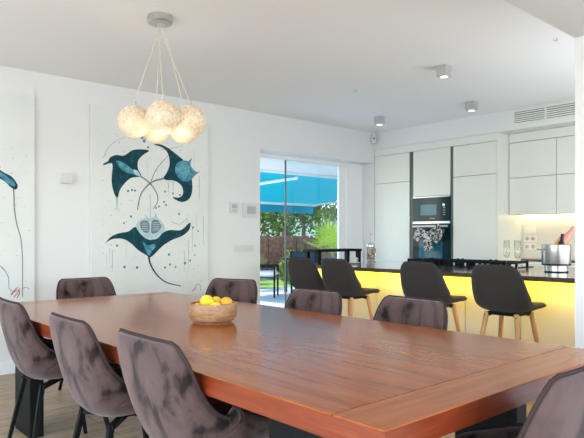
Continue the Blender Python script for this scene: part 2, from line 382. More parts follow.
# patio furniture
def patio_chair(lab, loc, rz, cushion):
    t = thing('patio_chair', lab, 'patio chair', loc, rz)
    bm = NB()
    for s in (-1, 1):
        bar(bm, (s*.27, .25, 0), (s*.27, .25, .62), .035); bar(bm, (s*.27, -.25, 0), (s*.27, -.29, .92), .035); bar(bm, (s*.27, -.27, .62), (s*.27, .27, .62), .04)
    bar(bm, (-.27, .25, .4), (.27, .25, .4), .03); bar(bm, (-.27, -.25, .4), (.27, -.25, .4), .03); bar(bm, (-.27, -.29, .9), (.27, -.29, .9), .03)
    obj('frame', bm, 'black', t)
    obj('seat', box(NB(), -.25, .25, -.25, .25, .38, .42, bev=.01), 'darkfab', t)
    obj('back_panel', box(NB(), -.25, .25, -.29, -.265, .44, .9, bev=.005), 'darkfab', t)
    if cushion: obj('cushion', box(NB(), -.25, .25, -.25, .27, .42, .52, bev=.03, seg=3), 'cushion', t, True)
    return t
patio_chair('dark patio chair with a pale seat cushion, left in the doorway', (7.55, 9.3, -.01), -2.4, True)
patio_chair('dark patio chair just right of the glass door edge', (8.1, 8.55, -.01), 2.8, False)
patio_chair('dark patio chair at the near side of the terrace table', (8.95, 8.35, -.01), .25, False)
patio_chair('dark patio chair at the right end of the terrace table', (9.75, 8.2, -.01), .35, False)
t = thing('terrace_table', 'dark terrace dining table among the patio chairs', 'table', (9.2, 9.3, -.01), -.1)
obj('table_top', box(NB(), -.8, .8, -.4, .4, .71, .745, bev=.005), 'black', t)
for sx in (-1, 1):
    for sy in (-1, 1): obj('leg', bar(NB(), (sx*.74, sy*.34, 0), (sx*.74, sy*.34, .71), .05), 'black', t)
# high black table by the door
t = thing('high_bar_table', 'black metal high table standing by the glass door', 'table', (5.42, 5.27, 0))
obj('table_top', box(NB(), -.42, .41, -.13, .13, 1.015, 1.047, bev=.004), 'black', t)
for sx in (-.38, .35):
    for sy in (-1, 1): obj('leg', bar(NB(), (sx, sy*.1, 0), (sx+.02, sy*.1, 1.015), .05), 'black', t)
obj('stretcher', bar(NB(), (-.37, 0, .55), (.36, 0, .55), .04), 'black', t)

# ---------------------------------------------------------------- kitchen units
def unit_door(bm_y0, bm_y1, z0, z1, x, parent, m='cab'):
    return obj('door', box(NB(), x-.02, x, bm_y0+.003, bm_y1-.003, z0+.003, z1-.003, bev=.0015, seg=1), m, parent)
def tall(lab, y0, y1, splits):
    t = thing('tall_cabinet', lab, 'cabinet', (XK, (y0+y1)/2, 0)); q = (y0+y1)/2; h = (y1-y0)/2
    bm = NB(); box(bm, .02, .58, -h+.001, h-.001, .1, 2.44); box(bm, .06, .55, -h+.01, h-.01, 0, .1); obj('body', bm, 'shadowgap', t)
    for a, b in splits: obj('door', box(NB(), 0, .02, -h+.003, h-.003, a+.003, b-.003, bev=.0015, seg=1), 'cab', t)
    obj('top_panel', box(NB(), 0, .02, -h, h, 2.353, 2.449), 'cab', t)
    return t
tall('tall pale cabinet in the corner beside the glass door', 4.88, 5.495, [(.1, 1.956), (1.956, 2.35)])
t3 = tall('tall pale cabinet right of the ovens, ending the tall row', 3.606, 4.203, [(.1, 1.958), (1.958, 2.35)])
obj('side_panel', box(NB(), 0, .58, -.3185, -.2995, 0, 2.449), 'cab', t3)
t = thing('oven_cabinet', 'tall pale cabinet holding the microwave and the oven', 'cabinet', (XK, 4.525, 0))
bm = NB(); box(bm, .045, .58, -.30, .30, 0, .785); box(bm, .045, .58, -.30, .30, 1.735, 2.44); box(bm, .56, .58, -.30, .30, .785, 1.735)
obj('body', bm, 'shadowgap', t)
obj('door', box(NB(), 0, .02, -.28, .295, 1.741, 2.35, bev=.0015, seg=1), 'cab', t)
obj('drawer', box(NB(), 0, .02, -.28, .295, .1, .78, bev=.0015, seg=1), 'cab', t)
obj('top_panel', box(NB(), 0, .02, -.322, .355, 2.353, 2.449), 'cab', t)
for y in (-.302, .322): obj('handle_profile', box(NB(), .008, .035, y-.018, y+.018, .1, 2.353), 'cabdark', t)
t = thing('microwave', 'built-in black glass microwave above the oven', 'microwave', (XK, 4.53, 1.405))
obj('body', box(NB(), .02, .42, -.27, .27, 0, .30), 'black', t)
obj('front_panel', box(NB(), -.004, .02, -.284, .29, .0, .314, bev=.002), 'blackglass', t)
obj('top_trim', box(NB(), -.006, .012, -.284, .29, .315, .327), 'steel', t)
obj('window', box(NB(), -.006, -.003, -.085, .17, .08, .22), 'blueglare', t)
obj('knob', lathe(NB(), [(0, .014), (.02, .014), (.022, 0), (0, 0)], (-.003, -.2, .21), 18, Matrix.Rotation(-PI/2, 4, 'Y')), 'chrome', t, True)
bm = NB()
for z in (.08, .11, .14, .17): box(bm, -.0055, -.0035, -.215, -.185, z, z+.008)
obj('button_row', bm, 'lcd', t)
bm = NB()                                                               # small pale maker's lettering
for i, wd in enumerate((.010, .008, .012, .006, .010)): box(bm, -.0055, -.0035, .018-i*.016-wd, .018-i*.016, .035, .045)
obj('lettering', bm, 'plastic', t)
t = thing('oven', 'built-in black glass oven below the microwave', 'oven', (XK, 4.53, .79))
obj('body', box(NB(), .02, .5, -.27, .27, .01, .60), 'black', t)
obj('door', box(NB(), -.004, .02, -.284, .29, .0, .585, bev=.002), 'blackglass', t)
obj('handle', box(NB(), -.04, -.02, -.27, .276, .54, .562, bev=.004), 'plastic', t)
obj('top_trim', box(NB(), -.006, .012, -.284, .29, .586, .614), 'steel', t)
obj('window', box(NB(), -.006, -.003, -.17, .19, .06, .45), 'blueglare', t)
# patterned scarf tied to the oven handle
bm = NB()
def blobrow(pts, r):
    tube(bm, pts, r[0], 10, r2=r[1])
blobrow([(0, .17, -.01), (-.015, .11, -.02), (-.02, .05, -.04), (-.02, 0, -.05)], (.065, .045))
blobrow([(0, -.17, .03), (-.015, -.11, .01), (-.02, -.05, -.03), (-.02, 0, -.05)], (.075, .045))
blobrow([(0, .17, 0), (-.01, .20, -.07), (-.01, .15, -.12)], (.06, .04))
blobrow([(0, -.16, .03), (-.01, -.14, -.06), (-.01, -.09, -.13)], (.065, .04))
blobrow([(-.02, 0, -.04), (-.025, .02, -.13), (-.02, .0, -.24)], (.055, .075))
ball(bm, (-.03, 0, -.055), .04, (1, 1, .9))
for v in bm.verts:
    v.co.x = max(v.co.x*.5, -.05); a = v.co.y*70 + v.co.z*50; v.co.y += .006*math.sin(a); v.co.z += .006*math.cos(a*1.3)
sc = obj('tied_scarf', bm, 'towel', None, True); sc.location = (XK-.095, 4.495, 1.27)
tag(sc, 'black and white patterned scarf tied on the oven handle', 'scarf')
# wall cabinets
def wallcab(lab, y0, y1):
    t = thing('wall_cabinet', lab, 'cabinet', (6.75, (y0+y1)/2, 1.469)); h = (y1-y0)/2
    obj('body', box(NB(), .02, .35, -h+.001, h-.001, 0, .975), 'shadowgap', t)
    obj('door', box(NB(), 0, .02, -h+.003, h-.003, .0, .442, bev=.0015, seg=1), 'cab', t)
    obj('door', box(NB(), 0, .02, -h+.003, h-.003, .448, .868, bev=.0015, seg=1), 'cab', t)
    obj('top_panel', box(NB(), 0, .02, -h, h, .875, .980), 'cab', t)
wallcab('pale wall cabinet beside the tall cabinets, above the sockets', 3.003, 3.580)
wallcab('pale wall cabinet above the steel pot', 2.406, 3.003)
wallcab('pale wall cabinet nearest the white pillar', 1.80, 2.406)
bm = bx(7.02, 7.05, 1.82, 3.57, 1.456, 1.469); l_ = obj('led_strip', bm, 'led'); tag(l_, 'warm glowing light strip under the wall cabinets', 'light strip')
struct('trim_4', bx(7.085, 7.1, .8, 3.586, .93, 1.469), 'splash')
for k, (y0, y1) in enumerate(((2.99, 3.586), (2.39, 2.99), (1.79, 2.39))):
    t = thing('base_cabinet', ['pale base cabinet under the back worktop, below the sockets', 'pale base cabinet under the back worktop, behind the steel pot', 'pale base cabinet under the back worktop near the pillar'][k], 'cabinet', (6.55, (y0+y1)/2, 0)); h = (y1-y0)/2
    obj('body', box(NB(), .02, .53, -h+.001, h-.001, 0, .86), 'shadowgap', t)
    obj('door', box(NB(), 0, .02, -h+.003, h-.003, .1, .858), 'cab', t)
wt = obj('back_worktop', bx(6.53, 7.084, 1.75, 3.585, .862, .895, bev=.003), 'white'); tag(wt, 'pale worktop running under the backsplash', 'worktop')
obj('upstand', bx(7.05, 7.083, 1.75, 3.584, .896, .925), 'stone', wt)
# sockets on the backsplash
for k, z in enumerate((1.285, 1.18, 1.08)):
    t = thing('wall_socket', ['top double switch plate on the backsplash', 'middle double socket on the backsplash', 'bottom double socket on the backsplash'][k], 'socket', (7.084, 3.475, z), 0, 'sockets on the backsplash')
    obj('plate', box(NB(), -.01, 0, -.078, .078, -.043, .043, bev=.003), 'socket', t)
    for s in (-1, 1):
        if k == 0: obj('rocker', box(NB(), -.014, -.01, s*.038-.030, s*.038+.030, -.03, .03, bev=.001), 'socket', t)
        else: obj('outlet', lathe(NB(), [(0, .002), (.022, .002), (.024, 0)], (-.0105, s*.038, 0), 18, Matrix.Rotation(-PI/2, 4, 'Y')), 'hole', t)
# air vent
t = thing('air_vent', 'long white slatted air vent under the kitchen ceiling', 'vent', (XK, 2.9, 2.59))
bm = NB(); Y0, Y1 = -.70, .50
box(bm, -.012, 0, Y0, Y1, .062, .08); box(bm, -.012, 0, Y0, Y1, -.085, -.067); box(bm, -.012, 0, Y1-.02, Y1, -.067, .062); box(bm, -.012, 0, Y0, Y0+.02, -.067, .062); box(bm, -.012, 0, .10, .12, -.067, .062)
obj('frame', bm, 'cab', t)
obj('backing', box(NB(), -.002, 0, Y0+.02, Y1-.02, -.067, .062), 'shadowgap', t)
for k in range(6):
    z = -.058 + k*.0235
    obj('slat', box(NB(), -.011, -.004, Y0+.02, Y1-.02, z, z+.013), 'cab', t)
bm = NB()
for k in range(46): box(bm, -.0035, -.002, Y0+.03+k*.025, Y0+.043+k*.025, .020, .05)
obj('damper_row', bm, 'black', t)

# ---------------------------------------------------------------- island
IF, IY0, IY1 = 4.40, 1.1, 4.86
isl = thing('kitchen_island', 'long pale kitchen island with handleless doors behind the stools', 'kitchen island', (IF, 0, 0))
obj('body', box(NB(), .14, 1.56, IY0+.05, IY1-.05, .08, .872), 'shadowgap', isl)
obj('plinth', box(NB(), .2, 1.5, IY0+.1, IY1-.1, 0, .08), 'cabdark', isl)
ys = [1.15, 1.30, 1.80, 2.30, 2.80, 3.29, 3.79, 4.29, 4.81]
for a, b in zip(ys, ys[1:]): obj('panel', box(NB(), .12, .14, a+.0035, b-.0035, .09, .868, bev=.001, seg=1), 'panel', isl)
obj('end_panel', box(NB(), .12, 1.56, IY1-.05, IY1-.03, .02, .872), 'panel', isl)
it = obj('island_worktop', box(bx(IF, IF+1.6, IY0, IY1, .874, .897, bev=.003), IF+.001, IF+.02, IY0, IY1, .860, .8745), 'stone'); tag(it, 'dark polished stone worktop covering the kitchen island', 'worktop')
ls = obj('led_strip', bx(IF+.03, IF+.05, IY0+.06, IY1-.06, .866, .8735), 'ledy'); tag(ls, 'yellow glowing light strip under the island worktop edge', 'light strip')
# hob
t = thing('gas_hob', 'black gas hob with cast iron grates on the island', 'hob', (5.52, 3.42, .897))
obj('glass_plate', box(NB(), -.26, .26, -.62, .62, 0, .008, bev=.002), 'blackglass', t)
for gy in (-.40, 0, .40):
    bm = NB()
    for s in (-1, 1):
        bar(bm, (-.22, gy+s*.17, .045), (.22, gy+s*.17, .05), .02); bar(bm, (s*.22, gy-.17, .045), (s*.22, gy+.17, .045), .014)
        for x in (-.22, 0, .22): bar(bm, (x, gy+s*.17, .008), (x, gy+s*.17, .066), .02)
    bar(bm, (-.22, gy, .05), (.22, gy, .05), .018)
    for x in (-.16, -.06, .06, .16): bar(bm, (x, gy-.17, .052), (x, gy+.17, .052), .018)
    obj('grate', bm, 'black', t)
    for x in (-.11, .11): obj('burner', lathe(NB(), [(.05, .008), (.05, .03), (.035, .04), (0, .042)], (x, gy, 0), 18), 'black', t, True)
for k in range(5): obj('knob', lathe(NB(), [(.018, .008), (.016, .035), (0, .036)], (-.235, -.58+k*.022*2, 0), 14), 'black', t, True)

# pot with bottles
PX, PY = 5.10, 2.27
t = thing('steel_pot', 'brushed steel pot holding bottles at the right end of the island', 'pot', (PX, PY, .897))
obj('body', lathe(NB(), [(0, .004), (.092, .004), (.094, .055), (.112, .058), (.118, .07), (.118, .232), (.124, .236), (.121, .239), (.114, .234), (.113, .07), (.0, .066)], seg=40), 'steel', t, True)
obj('foot_ring', lathe(NB(), [(.094, 0), (.097, .0), (.097, .010), (.094, .010)], seg=40), 'black', t, True)
obj('seam_band', lathe(NB(), [(.1185, .062), (.1195, .062), (.1195, .072), (.1185, .072)], seg=40), 'black', t, True)
hd = (R2[0], R2[1])
for s in (-1, 1):
    bm = NB(); p = lambda r, o: (s*hd[0]*r + o*F2[0], s*hd[1]*r + o*F2[1], .195)
    tube(bm, [p(.117, -.035), p(.148, -.03), p(.152, 0), p(.148, .03), p(.117, .035)], .006, 8); obj('handle', bm, 'steel', t, True)
def bottle(name, lab, base, d, m, parts, k=1):
    t = thing(name, lab, 'bottle', base)
    q = Vector((0, 0, 1)).rotation_difference(Vector(d).normalized()).to_matrix().to_4x4()
    L = lambda pr: lathe(NB(), [(r*k, z*k) for r, z in pr], (0, 0, 0), 20, q)
    obj('body', L([(0, 0), (.036, .002), (.038, .01), (.038, .18), (.032, .21), (.017, .245), (.014, .26), (.014, .29), (0, .291)]), m, t, True)
    obj('foil', L([(.0175, .246), (.0155, .262), (.0155, .30), (.012, .305), (0, .306)]), parts[0], t, True)
    obj('label', L([(.0386, .08), (.0388, .081), (.0388, .17), (.0386, .171)]), parts[1], t, True)
rt = Vector((R2[0], R2[1], 0)); fw = Vector((F2[0], F2[1], 0))
bottle('wine_bottle', 'dark bottle with black foil neck standing in the steel pot', tuple(Vector((PX, PY, .97)) + rt*-.0 - fw*.05), rt*.13+fw*.02+Vector((0, 0, 1)), 'botblack', ('botblack', 'botblack'), .85)
pb = Vector((PX, PY, 1.00)) - rt*.055 + fw*.035
bottle('wine_bottle', 'pink rose bottle with orange label leaning right in the steel pot', tuple(pb), rt*.80+fw*.0+Vector((0, 0, 1)), 'rose', ('rose', 'label'), 1.2)
# flutes
for k, (x, y, lab) in enumerate(((5.17, 2.765, 'left empty champagne flute on the island'), (4.98, 2.56, 'right empty champagne flute, nearer the steel pot'))):
    t = thing('champagne_flute', lab, 'glass', (x, y, .897), 0, 'champagne flutes on the island')
    obj('bowl', lathe(NB(), [(.004, .105), (.018, .115), (.029, .14), (.031, .17), (.028, .272), (.0265, .272), (.029, .17), (.027, .142), (.016, .12), (0, .114)], seg=24), 'clear', t, 'all')
    obj('stem', lathe(NB(), [(.0045, .108), (.0035, .06), (.005, .008)], seg=10), 'clear', t, 'all')
    obj('foot', lathe(NB(), [(.005, .01), (.03, .003), (.032, 0), (0, 0)], seg=24), 'clear', t, 'all')
# french press
t = thing('french_press', 'glass french press with metal lid at the far end of the island', 'french press', (5.50, 4.71, .897))
obj('beaker', lathe(NB(), [(0, .02), (.047, .02), (.047, .185), (.045, .185), (.045, .022), (0, .022)], seg=24), 'clear', t, 'all')
obj('printed_sleeve', lathe(NB(), [(.0475, .03), (.0485, .03), (.0485, .15), (.0475, .15)], seg=24), 'brown', t, True)
obj('base_ring', lathe(NB(), [(0, 0), (.058, 0), (.06, .012), (.05, .02), (0, .02)], seg=24), 'chrome', t, True)
obj('lid', lathe(NB(), [(.05, .185), (.052, .195), (.045, .215), (.03, .232), (0, .238)], seg=24), 'chrome', t, True)
obj('plunger', lathe(NB(), [(.003, .23), (.003, .325), (.011, .328), (.012, .342), (0, .348)], seg=12), 'grey', t, True)
obj('handle', tube(NB(), [(.047, 0, .17), (.085, -.0, .16), (.088, 0, .08), (.05, 0, .04)], .006, 8), 'chrome', t, True)
# cup and saucer
s_ = obj('saucer', lathe(NB(), [(0, 0), (.045, 0), (.08, .012), (.082, .015), (.045, .006), (0, .006)], seg=28), 'plastic', None, True); s_.location = (4.98, 4.52, .897)
tag(s_, 'white saucer under the coffee cup on the island', 'saucer')
t = thing('coffee_cup', 'white coffee cup on a saucer at the far end of the island', 'cup', (4.98, 4.52, .9035))
obj('bowl', lathe(NB(), [(0, 0), (.028, 0), (.036, .02), (.045, .065), (.043, .065), (.034, .022), (0, .008)], seg=28), 'plastic', t, True)
obj('handle', tube(NB(), [(.043, 0, .055), (.065, -.01, .05), (.062, -.01, .025), (.038, 0, .02)], .004, 8), 'plastic', t, True)

# ---------------------------------------------------------------- shell seats
def shell_surface(prof, width, lift, N=18, K=26):
    """prof: control points (y, z) from seat front to back top; width/lift: values at the same points. Returns fn(u, v) -> (pos, normal)"""
    n = len(prof)
    def cr(a, t):
        i = min(int(t*(n-1)), n-2); f = t*(n-1)-i
        p0, p1, p2, p3 = a[max(i-1, 0)], a[i], a[i+1], a[min(i+2, n-1)]
        return .5*((2*p1)+(-p0+p2)*f+(2*p0-5*p1+4*p2-p3)*f*f+(-p0+3*p1-3*p2+p3)*f**3)
    ys = [p[0] for p in prof]; zs = [p[1] for p in prof]
    def fn(u, v):
        y, z = cr(ys, v), cr(zs, v); e = 1e-3
        dy, dz = cr(ys, min(v+e, 1))-cr(ys, max(v-e, 0)), cr(zs, min(v+e, 1))-cr(zs, max(v-e, 0))
        L = math.hypot(dy, dz); ny, nz = dz/L, -dy/L       # forward/up normal
        w, h = cr(width, v), cr(lift, v)
        a = abs(u); g = a**2.6
        x = w*math.sin(u*1.25)/math.sin(1.25)
        return Vector((x, y + ny*h*g, z + nz*h*g)), Vector((0, ny, nz))
    return fn
def shell_parts(fn, root, thick, ulim, fabric, pipe, channels=0, names=('shell', 'cushion')):
    NU, NV = 30, 40
    def grid(off, chan):
        P = []
        for j in range(NV+1):
            row = []
            for i in range(NU+1):
                s = -1+2*i/NU; tt = j/NV
                # rounded corners of the outline: shrink u near both ends
                cu = ulim(tt); u = s*cu
                p, _ = fn(u, tt)
                pu, pv = fn(u+.002, tt)[0]-fn(u-.002, tt)[0], fn(u, min(tt+.002, 1))[0]-fn(u, max(tt-.002, 0))[0]
                nn = pv.cross(pu).normalized()
                edge = (1-abs(s)**6)*(1-abs(2*tt-1)**14)
                d = off*max(edge, 0)**.5
                if chan and channels:
                    c = abs(math.sin((s+1)/2*channels*PI)); d += .020*edge*(c**.4-1)
                    if tt > .55: d += .006*edge*(abs(math.sin((tt-.55)/.45*2*PI))**.4-1)
                row.append(p + nn*d)
            P.append(row)
        return P
    def solid(G1, G2):
        bm = NB(); a = [[bm.verts.new(p) for p in r] for r in G1]; b = [[bm.verts.new(p) for p in r] for r in G2]
        for j in range(NV):
            for i in range(NU):
                bm.faces.new((a[j][i], a[j][i+1], a[j+1][i+1], a[j+1][i])); bm.faces.new((b[j][i], b[j+1][i], b[j+1][i+1], b[j][i+1]))
        for j in range(NV):
            bm.faces.new((a[j][0], a[j+1][0], b[j+1][0], b[j][0])); bm.faces.new((a[j][NU], b[j][NU], b[j+1][NU], a[j+1][NU]))
        for i in range(NU):
            bm.faces.new((a[0][i], b[0][i], b[0][i+1], a[0][i+1])); bm.faces.new((a[NV][i], a[NV][i+1], b[NV][i+1], b[NV][i]))
        bmesh.ops.remove_doubles(bm, verts=bm.verts, dist=1e-5)
        return bm
    mid = grid(.0, False); inner = grid(thick*.55, True); outer = grid(-thick*.45, False)
    m1 = [[p+Vector((0, 0, 0)) for p in r] for r in mid]
    up = [[q + (p-q)*.12 for p, q in zip(a, b)] for a, b in zip(inner, mid)]
    s1 = solid(outer, mid); o1 = obj(names[0], s1, fabric, root, 'all')
    s2 = solid(up, inner); o2 = obj(names[1], s2, fabric, root, 'all')
    rim = mid[0] + [mid[j][NU] for j in range(1, NV)] + mid[NV][::-1] + [mid[j][0] for j in range(NV-1, 0, -1)]
    pr = [rim[0]]
    for p in rim[1:]:
        if (p-pr[-1]).length > .004: pr.append(p)
    obj('piping', tube(NB(), pr, thick*.11, 6, closed=True), pipe, root, 'all')

def dining_chair():
    t = thing('dining_chair', '', 'chair')
    prof = [(.235, .465), (.20, .478), (.08, .468), (-.06, .452), (-.165, .475), (-.215, .56), (-.238, .66), (-.258, .77), (-.275, .862)]
    width = [.205, .225, .245, .255, .258, .255, .245, .232, .205]
    lift = [.02, .045, .105, .175, .19, .13, .06, .03, .014]
    def ulim(t):
        e = 1.0
        if t > .89: e = 1-.24*(1-max(1-((t-.89)/.11)**2, 0)**.5)
        if t < .10: e = 1-.14*((.10-t)/.10)**2
        return e
    shell_parts(shell_surface(prof, width, lift), t, .058, ulim, 'velvet', 'piping', 5)
    bm = NB()
    for q in (1, -1): bar(bm, (-.16, -q*.15, .413), (.16, q*.15, .413), .026, .022)
    box(bm, -.07, .07, -.07, .07, .415, .44); obj('seat_frame', bm, 'black', t)
    for sx in (-1, 1):
        for sy in (-1, 1):
            bm = NB(); bar(bm, (sx*.15, sy*.142, .424), (sx*.215, sy*.225, 0), .026, .024, .018); obj('leg', bm, 'black', t)
    return t
CH = [  # x, y, turn, label
    (1.228, 1.828, -PI/2, 'mauve velvet chair on the near side of the table, closest to the camera'),
    (1.208, 2.46, -PI/2-.02, 'mauve velvet chair, middle of the three along the near side of the table'),
    (1.225, 3.315, -PI/2-.03, 'mauve velvet chair farthest left on the near side of the table'),
    (1.93, 4.43, PI, 'brown velvet chair at the far end of the table, before the paintings'),
    (2.52, 3.70, PI/2+.34, 'brown velvet chair on the far side of the table, behind the fruit bowl'),
    (2.33, 2.66, PI/2+.03, 'brown velvet chair in the middle of the far side, before the two left stools'),
    (2.385, 1.965, PI/2-.02, 'brown velvet chair on the far side, before the two right stools'),
    (1.61, .90, 0, 'grey velvet chair at the near right end of the table, cut by the frame'),
]
dc = dining_chair()
for i, (x, y, rz, lab) in enumerate(CH):
    if i == 0: dc.location = (x, y, 0); dc.rotation_euler = (0, 0, rz); dc['label'] = lab; dc['group'] = 'velvet chairs around the dining table'
    else: dup(dc, (x, y, 0), rz, lab)

def bar_stool():
    t = thing('bar_stool', '', 'stool')
    prof = [(.215, .672), (.19, .690), (.08, .682), (-.05, .668), (-.135, .685), (-.185, .745), (-.21, .83), (-.225, .92), (-.235, 1.0)]
    width = [.165, .19, .205, .212, .215, .212, .205, .19, .155]
    lift = [.0, .01, .025, .05, .075, .085, .065, .045, .03]
    def ulim(t):
        e = 1.0
        if t > .84: e = 1-.44*(1-max(1-((t-.84)/.16)**2, 0)**.5)
        if t < .16: e = 1-.38*((.16-t)/.16)**2
        return e
    shell_parts(shell_surface(prof, width, lift), t, .042, ulim, 'stoolfab', 'stoolfab', 0, ('shell', 'seat_pad'))
    obj('underframe', box(NB(), -.12, .12, -.12, .12, .632, .652, bev=.004), 'black', t)
    for sx in (-1, 1):
        for sy in (-1, 1):
            l = obj('leg', tube(NB(), [(sx*.115, sy*.11, .648), (sx*.205, sy*.20, 0)], .0185, 12, r2=.012), 'oak', t, True)
            bm = NB(); box(bm, sx*.10-.01, sx*.10+.01, sy*.095-.01, sy*.095+.01, .622, .648)
            for z in (.60, .625): ball(bm, (sx*.122+sx*.0, sy*.117+sy*.012, z), .006, u=8, v=6)
            obj('bracket', bm, 'black', l)
    return t
ST = [(4.08, 2.165, -PI/2, 'charcoal bar stool nearest the white pillar, in front of the steel pot'), (4.08, 2.82, -PI/2, 'charcoal bar stool in front of the oven and hob, third from the glass door'),
      (4.08, 3.74, -PI/2, 'charcoal bar stool in front of the coffee cup, second from the glass door'), (4.08, 4.21, -PI/2, 'charcoal bar stool closest to the glass door')]
st = bar_stool()
for i, (x, y, rz, lab) in enumerate(ST):
    if i == 0: st.location = (x, y, 0); st.rotation_euler = (0, 0, rz); st['label'] = lab; st['group'] = 'bar stools along the island'
    else: dup(st, (x, y, 0), rz, lab)

# ---------------------------------------------------------------- dining table
TX0, TX1, TY0, TY1 = 1.046, 2.40, .854, 4.195
t = thing('dining_table', 'large reddish brown wooden dining table in the middle of the room', 'table', ((TX0+TX1)/2, (TY0+TY1)/2, 0))
hx, hy = (TX1-TX0)/2, (TY1-TY0)/2
def slab(x0, x1, y0, y1, m):
    bm = bx(x0, x1, y0, y1, .755, .760, bev=.0015, seg=1); return obj('table_top', bm, m, t)
slab(-hx, hx, -hy+.17, hy-.17, 'table')
for s in (-1, 1):
    a, b = sorted((s*hy, s*(hy-.1662))); obj('end_board', bx(-hx, hx, a, b, .755, .760, bev=.0015, seg=1), 'tableend', t)
bm = NB(); box(bm, -hx+.001, hx-.001, -hy+.001, hy-.001, .695, .755); obj('edge_frame', bm, 'tableedge', t)
for sx in (-1, 1):
    for sy in (-1, 1):
        x, y = sx*(hx-.16), sy*(hy-.42)
        obj('leg', box(NB(), x-.04, x+.04, y-.14, y+.14, 0, .695, bev=.002, seg=1), 'black', t)
# fruit bowl
bc = (1.725, 2.545, .76)
t = thing('fruit_bowl', 'round grained wooden bowl of fruit on the dining table', 'bowl', bc)
obj('body', lathe(NB(), [(0, .006), (.085, .006), (.112, .014), (.122, .03), (.125, .06), (.122, .098), (.118, .101), (.112, .098), (.112, .04), (.09, .026), (0, .024)], seg=48), 'bowl', t, True)
obj('foot', lathe(NB(), [(0, 0), (.095, 0), (.1, .008), (0, .008)], seg=48), 'bowl', t, True)
def fruit(dr, df, z, r, m, name, lab, s=1.0):
    p = Vector(bc) + rt*dr + fw*df + Vector((0, 0, z))
    tt = thing(name, lab, 'fruit', p, dr*9)
    if name == 'lemon':
        prof = [(0, -r*1.28), (r*.16, -r*1.22), (r*.3, -r*1.05)] + [(r*math.cos(a), r*1.05*math.sin(a)) for a in [i*PI/16 for i in range(-6, 7)]] + [(r*.3, r*1.05), (r*.16, r*1.22), (0, r*1.28)]
        obj('peel', lathe(NB(), prof, (0, 0, 0), 20, Matrix.Rotation(PI/2, 4, 'X') @ Matrix.Rotation(.6, 4, 'Y')), m, tt, True)
    else: obj('peel', ball(NB(), (0, 0, 0), r, (1, 1, .94)), m, tt, True)
    obj('stem_end', ball(NB(), (0, 0, r*.93), .005, u=8, v=6), 'bark', tt)
fruit(-.028, -.02, .108, .034, 'lemon', 'lemon', 'highest yellow lemon in the wooden bowl')
fruit(.012, .045, .100, .028, 'lemon', 'lemon', 'small yellow lemon at the back of the bowl')
fruit(.022, -.055, .078, .032, 'lemon', 'lemon', 'yellow lemon low at the front of the bowl')
fruit(.070, .0, .098, .033, 'orange', 'orange', 'large orange at the right of the bowl')
fruit(-.075, -.0, .072, .030, 'orange', 'orange', 'orange sunk at the left of the bowl')
fruit(-.03, .065, .075, .030, 'orange', 'orange', 'orange at the back left of the bowl')

# ---------------------------------------------------------------- pendant lamp
pc = Vector((1.979, 3.549, 0))
t = thing('pendant_lamp', 'cluster pendant of five glowing crinkled globes over the table', 'lamp', (pc.x, pc.y, ZC))
obj('canopy', lathe(NB(), [(0, -.001), (.082, -.001), (.084, -.01), (.084, -.045), (.078, -.052), (0, -.052)], seg=36), 'steel', t, True)
def atcam(x, y, d): return Vector((F2[0]*d + R2[0]*(x-292)/588*d, F2[1]*d + R2[1]*(x-292)/588*d, HC - (y-237)/588*d))
for k, (x, y, d) in enumerate(((134.5, 121.5, 3.95), (163, 117.5, 3.80), (189.5, 121.5, 3.92), (156, 127, 4.12), (184, 128, 4.16))):
    p = atcam(x, y, d) - Vector((pc.x, pc.y, ZC))
    g = obj('globe', ball(NB(), (0, 0, 0), .110, u=40, v=24), 'globe', t, 'all'); g.location = p
    obj('socket_cap', lathe(NB(), [(0, .03), (.012, .028), (.014, 0), (0, 0)], (0, 0, .108), 12), 'grey', g, True)
    a = k*2*PI/5+.6
    obj('cord', tube(NB(), [(.02*math.cos(a), .02*math.sin(a), -.05), tuple(p + Vector((0, 0, .135)))], .0026, 6), 'cordm', t)
lamp_light = light('pendant_glow', 'POINT', (pc.x-.02, pc.y-.1, 1.72), (0, 0, 0), 6, (1, .85, .65), shadow_soft_size=.12)
# ceiling spotlights
SP = [(5.676, 4.719, 'small grey ceiling spotlight nearest the kitchen corner'), (4.402, 2.937, 'largest, nearest grey ceiling spotlight'), (5.803, 3.517, 'grey ceiling spotlight beside the air vent')]
for i, (x, y, lab) in enumerate(SP):
    t = thing('ceiling_spotlight', lab, 'spotlight', (x, y, ZC), 0, 'ceiling spotlights over the island')
    obj('body', box(NB(), -.05, .05, -.05, .05, -.095, 0, bev=.004), 'grey', t)
    obj('lens', lathe(NB(), [(0, 0), (.032, 0), (.034, -.002), (0, -.004)], (0, 0, -.095), 20), 'spot', t)
    light('spotlight_beam', 'SPOT', (x, y, ZC-.105), (0, 0, 0), 14, (1, .93, .82), spot_size=1.4, spot_blend=.6, shadow_soft_size=.03)
for i, (x, y, lab) in enumerate(((4.414, 1.96, 'small metal hook in the ceiling near the dropped beam'), (4.426, 3.984, 'small metal hook in the ceiling near the kitchen corner spotlight'))):
    bm = NB(); tube(bm, [(0, 0, 0), (0, 0, -.022)], .005, 6); tube(bm, [(0, 0, -.022), (-.012, .010, -.020), (-.020, .018, -.014)], .004, 6)
    o = obj('ceiling_hook', bm, 'grey'); o.location = (x, y, ZC); tag(o, lab, 'hook', 'ceiling hooks')
# motion sensor in the corner
t = thing('motion_sensor', 'small white motion sensor high in the kitchen corner', 'sensor', (6.44, 5.455, 2.585), -.84)
obj('housing', box(NB(), -.035, .035, -.03, .03, -.055, .055, bev=.01), 'plastic', t, True)
obj('lens', box(NB(), -.014, .014, -.034, -.03, .0, .022), 'cabdark', t)

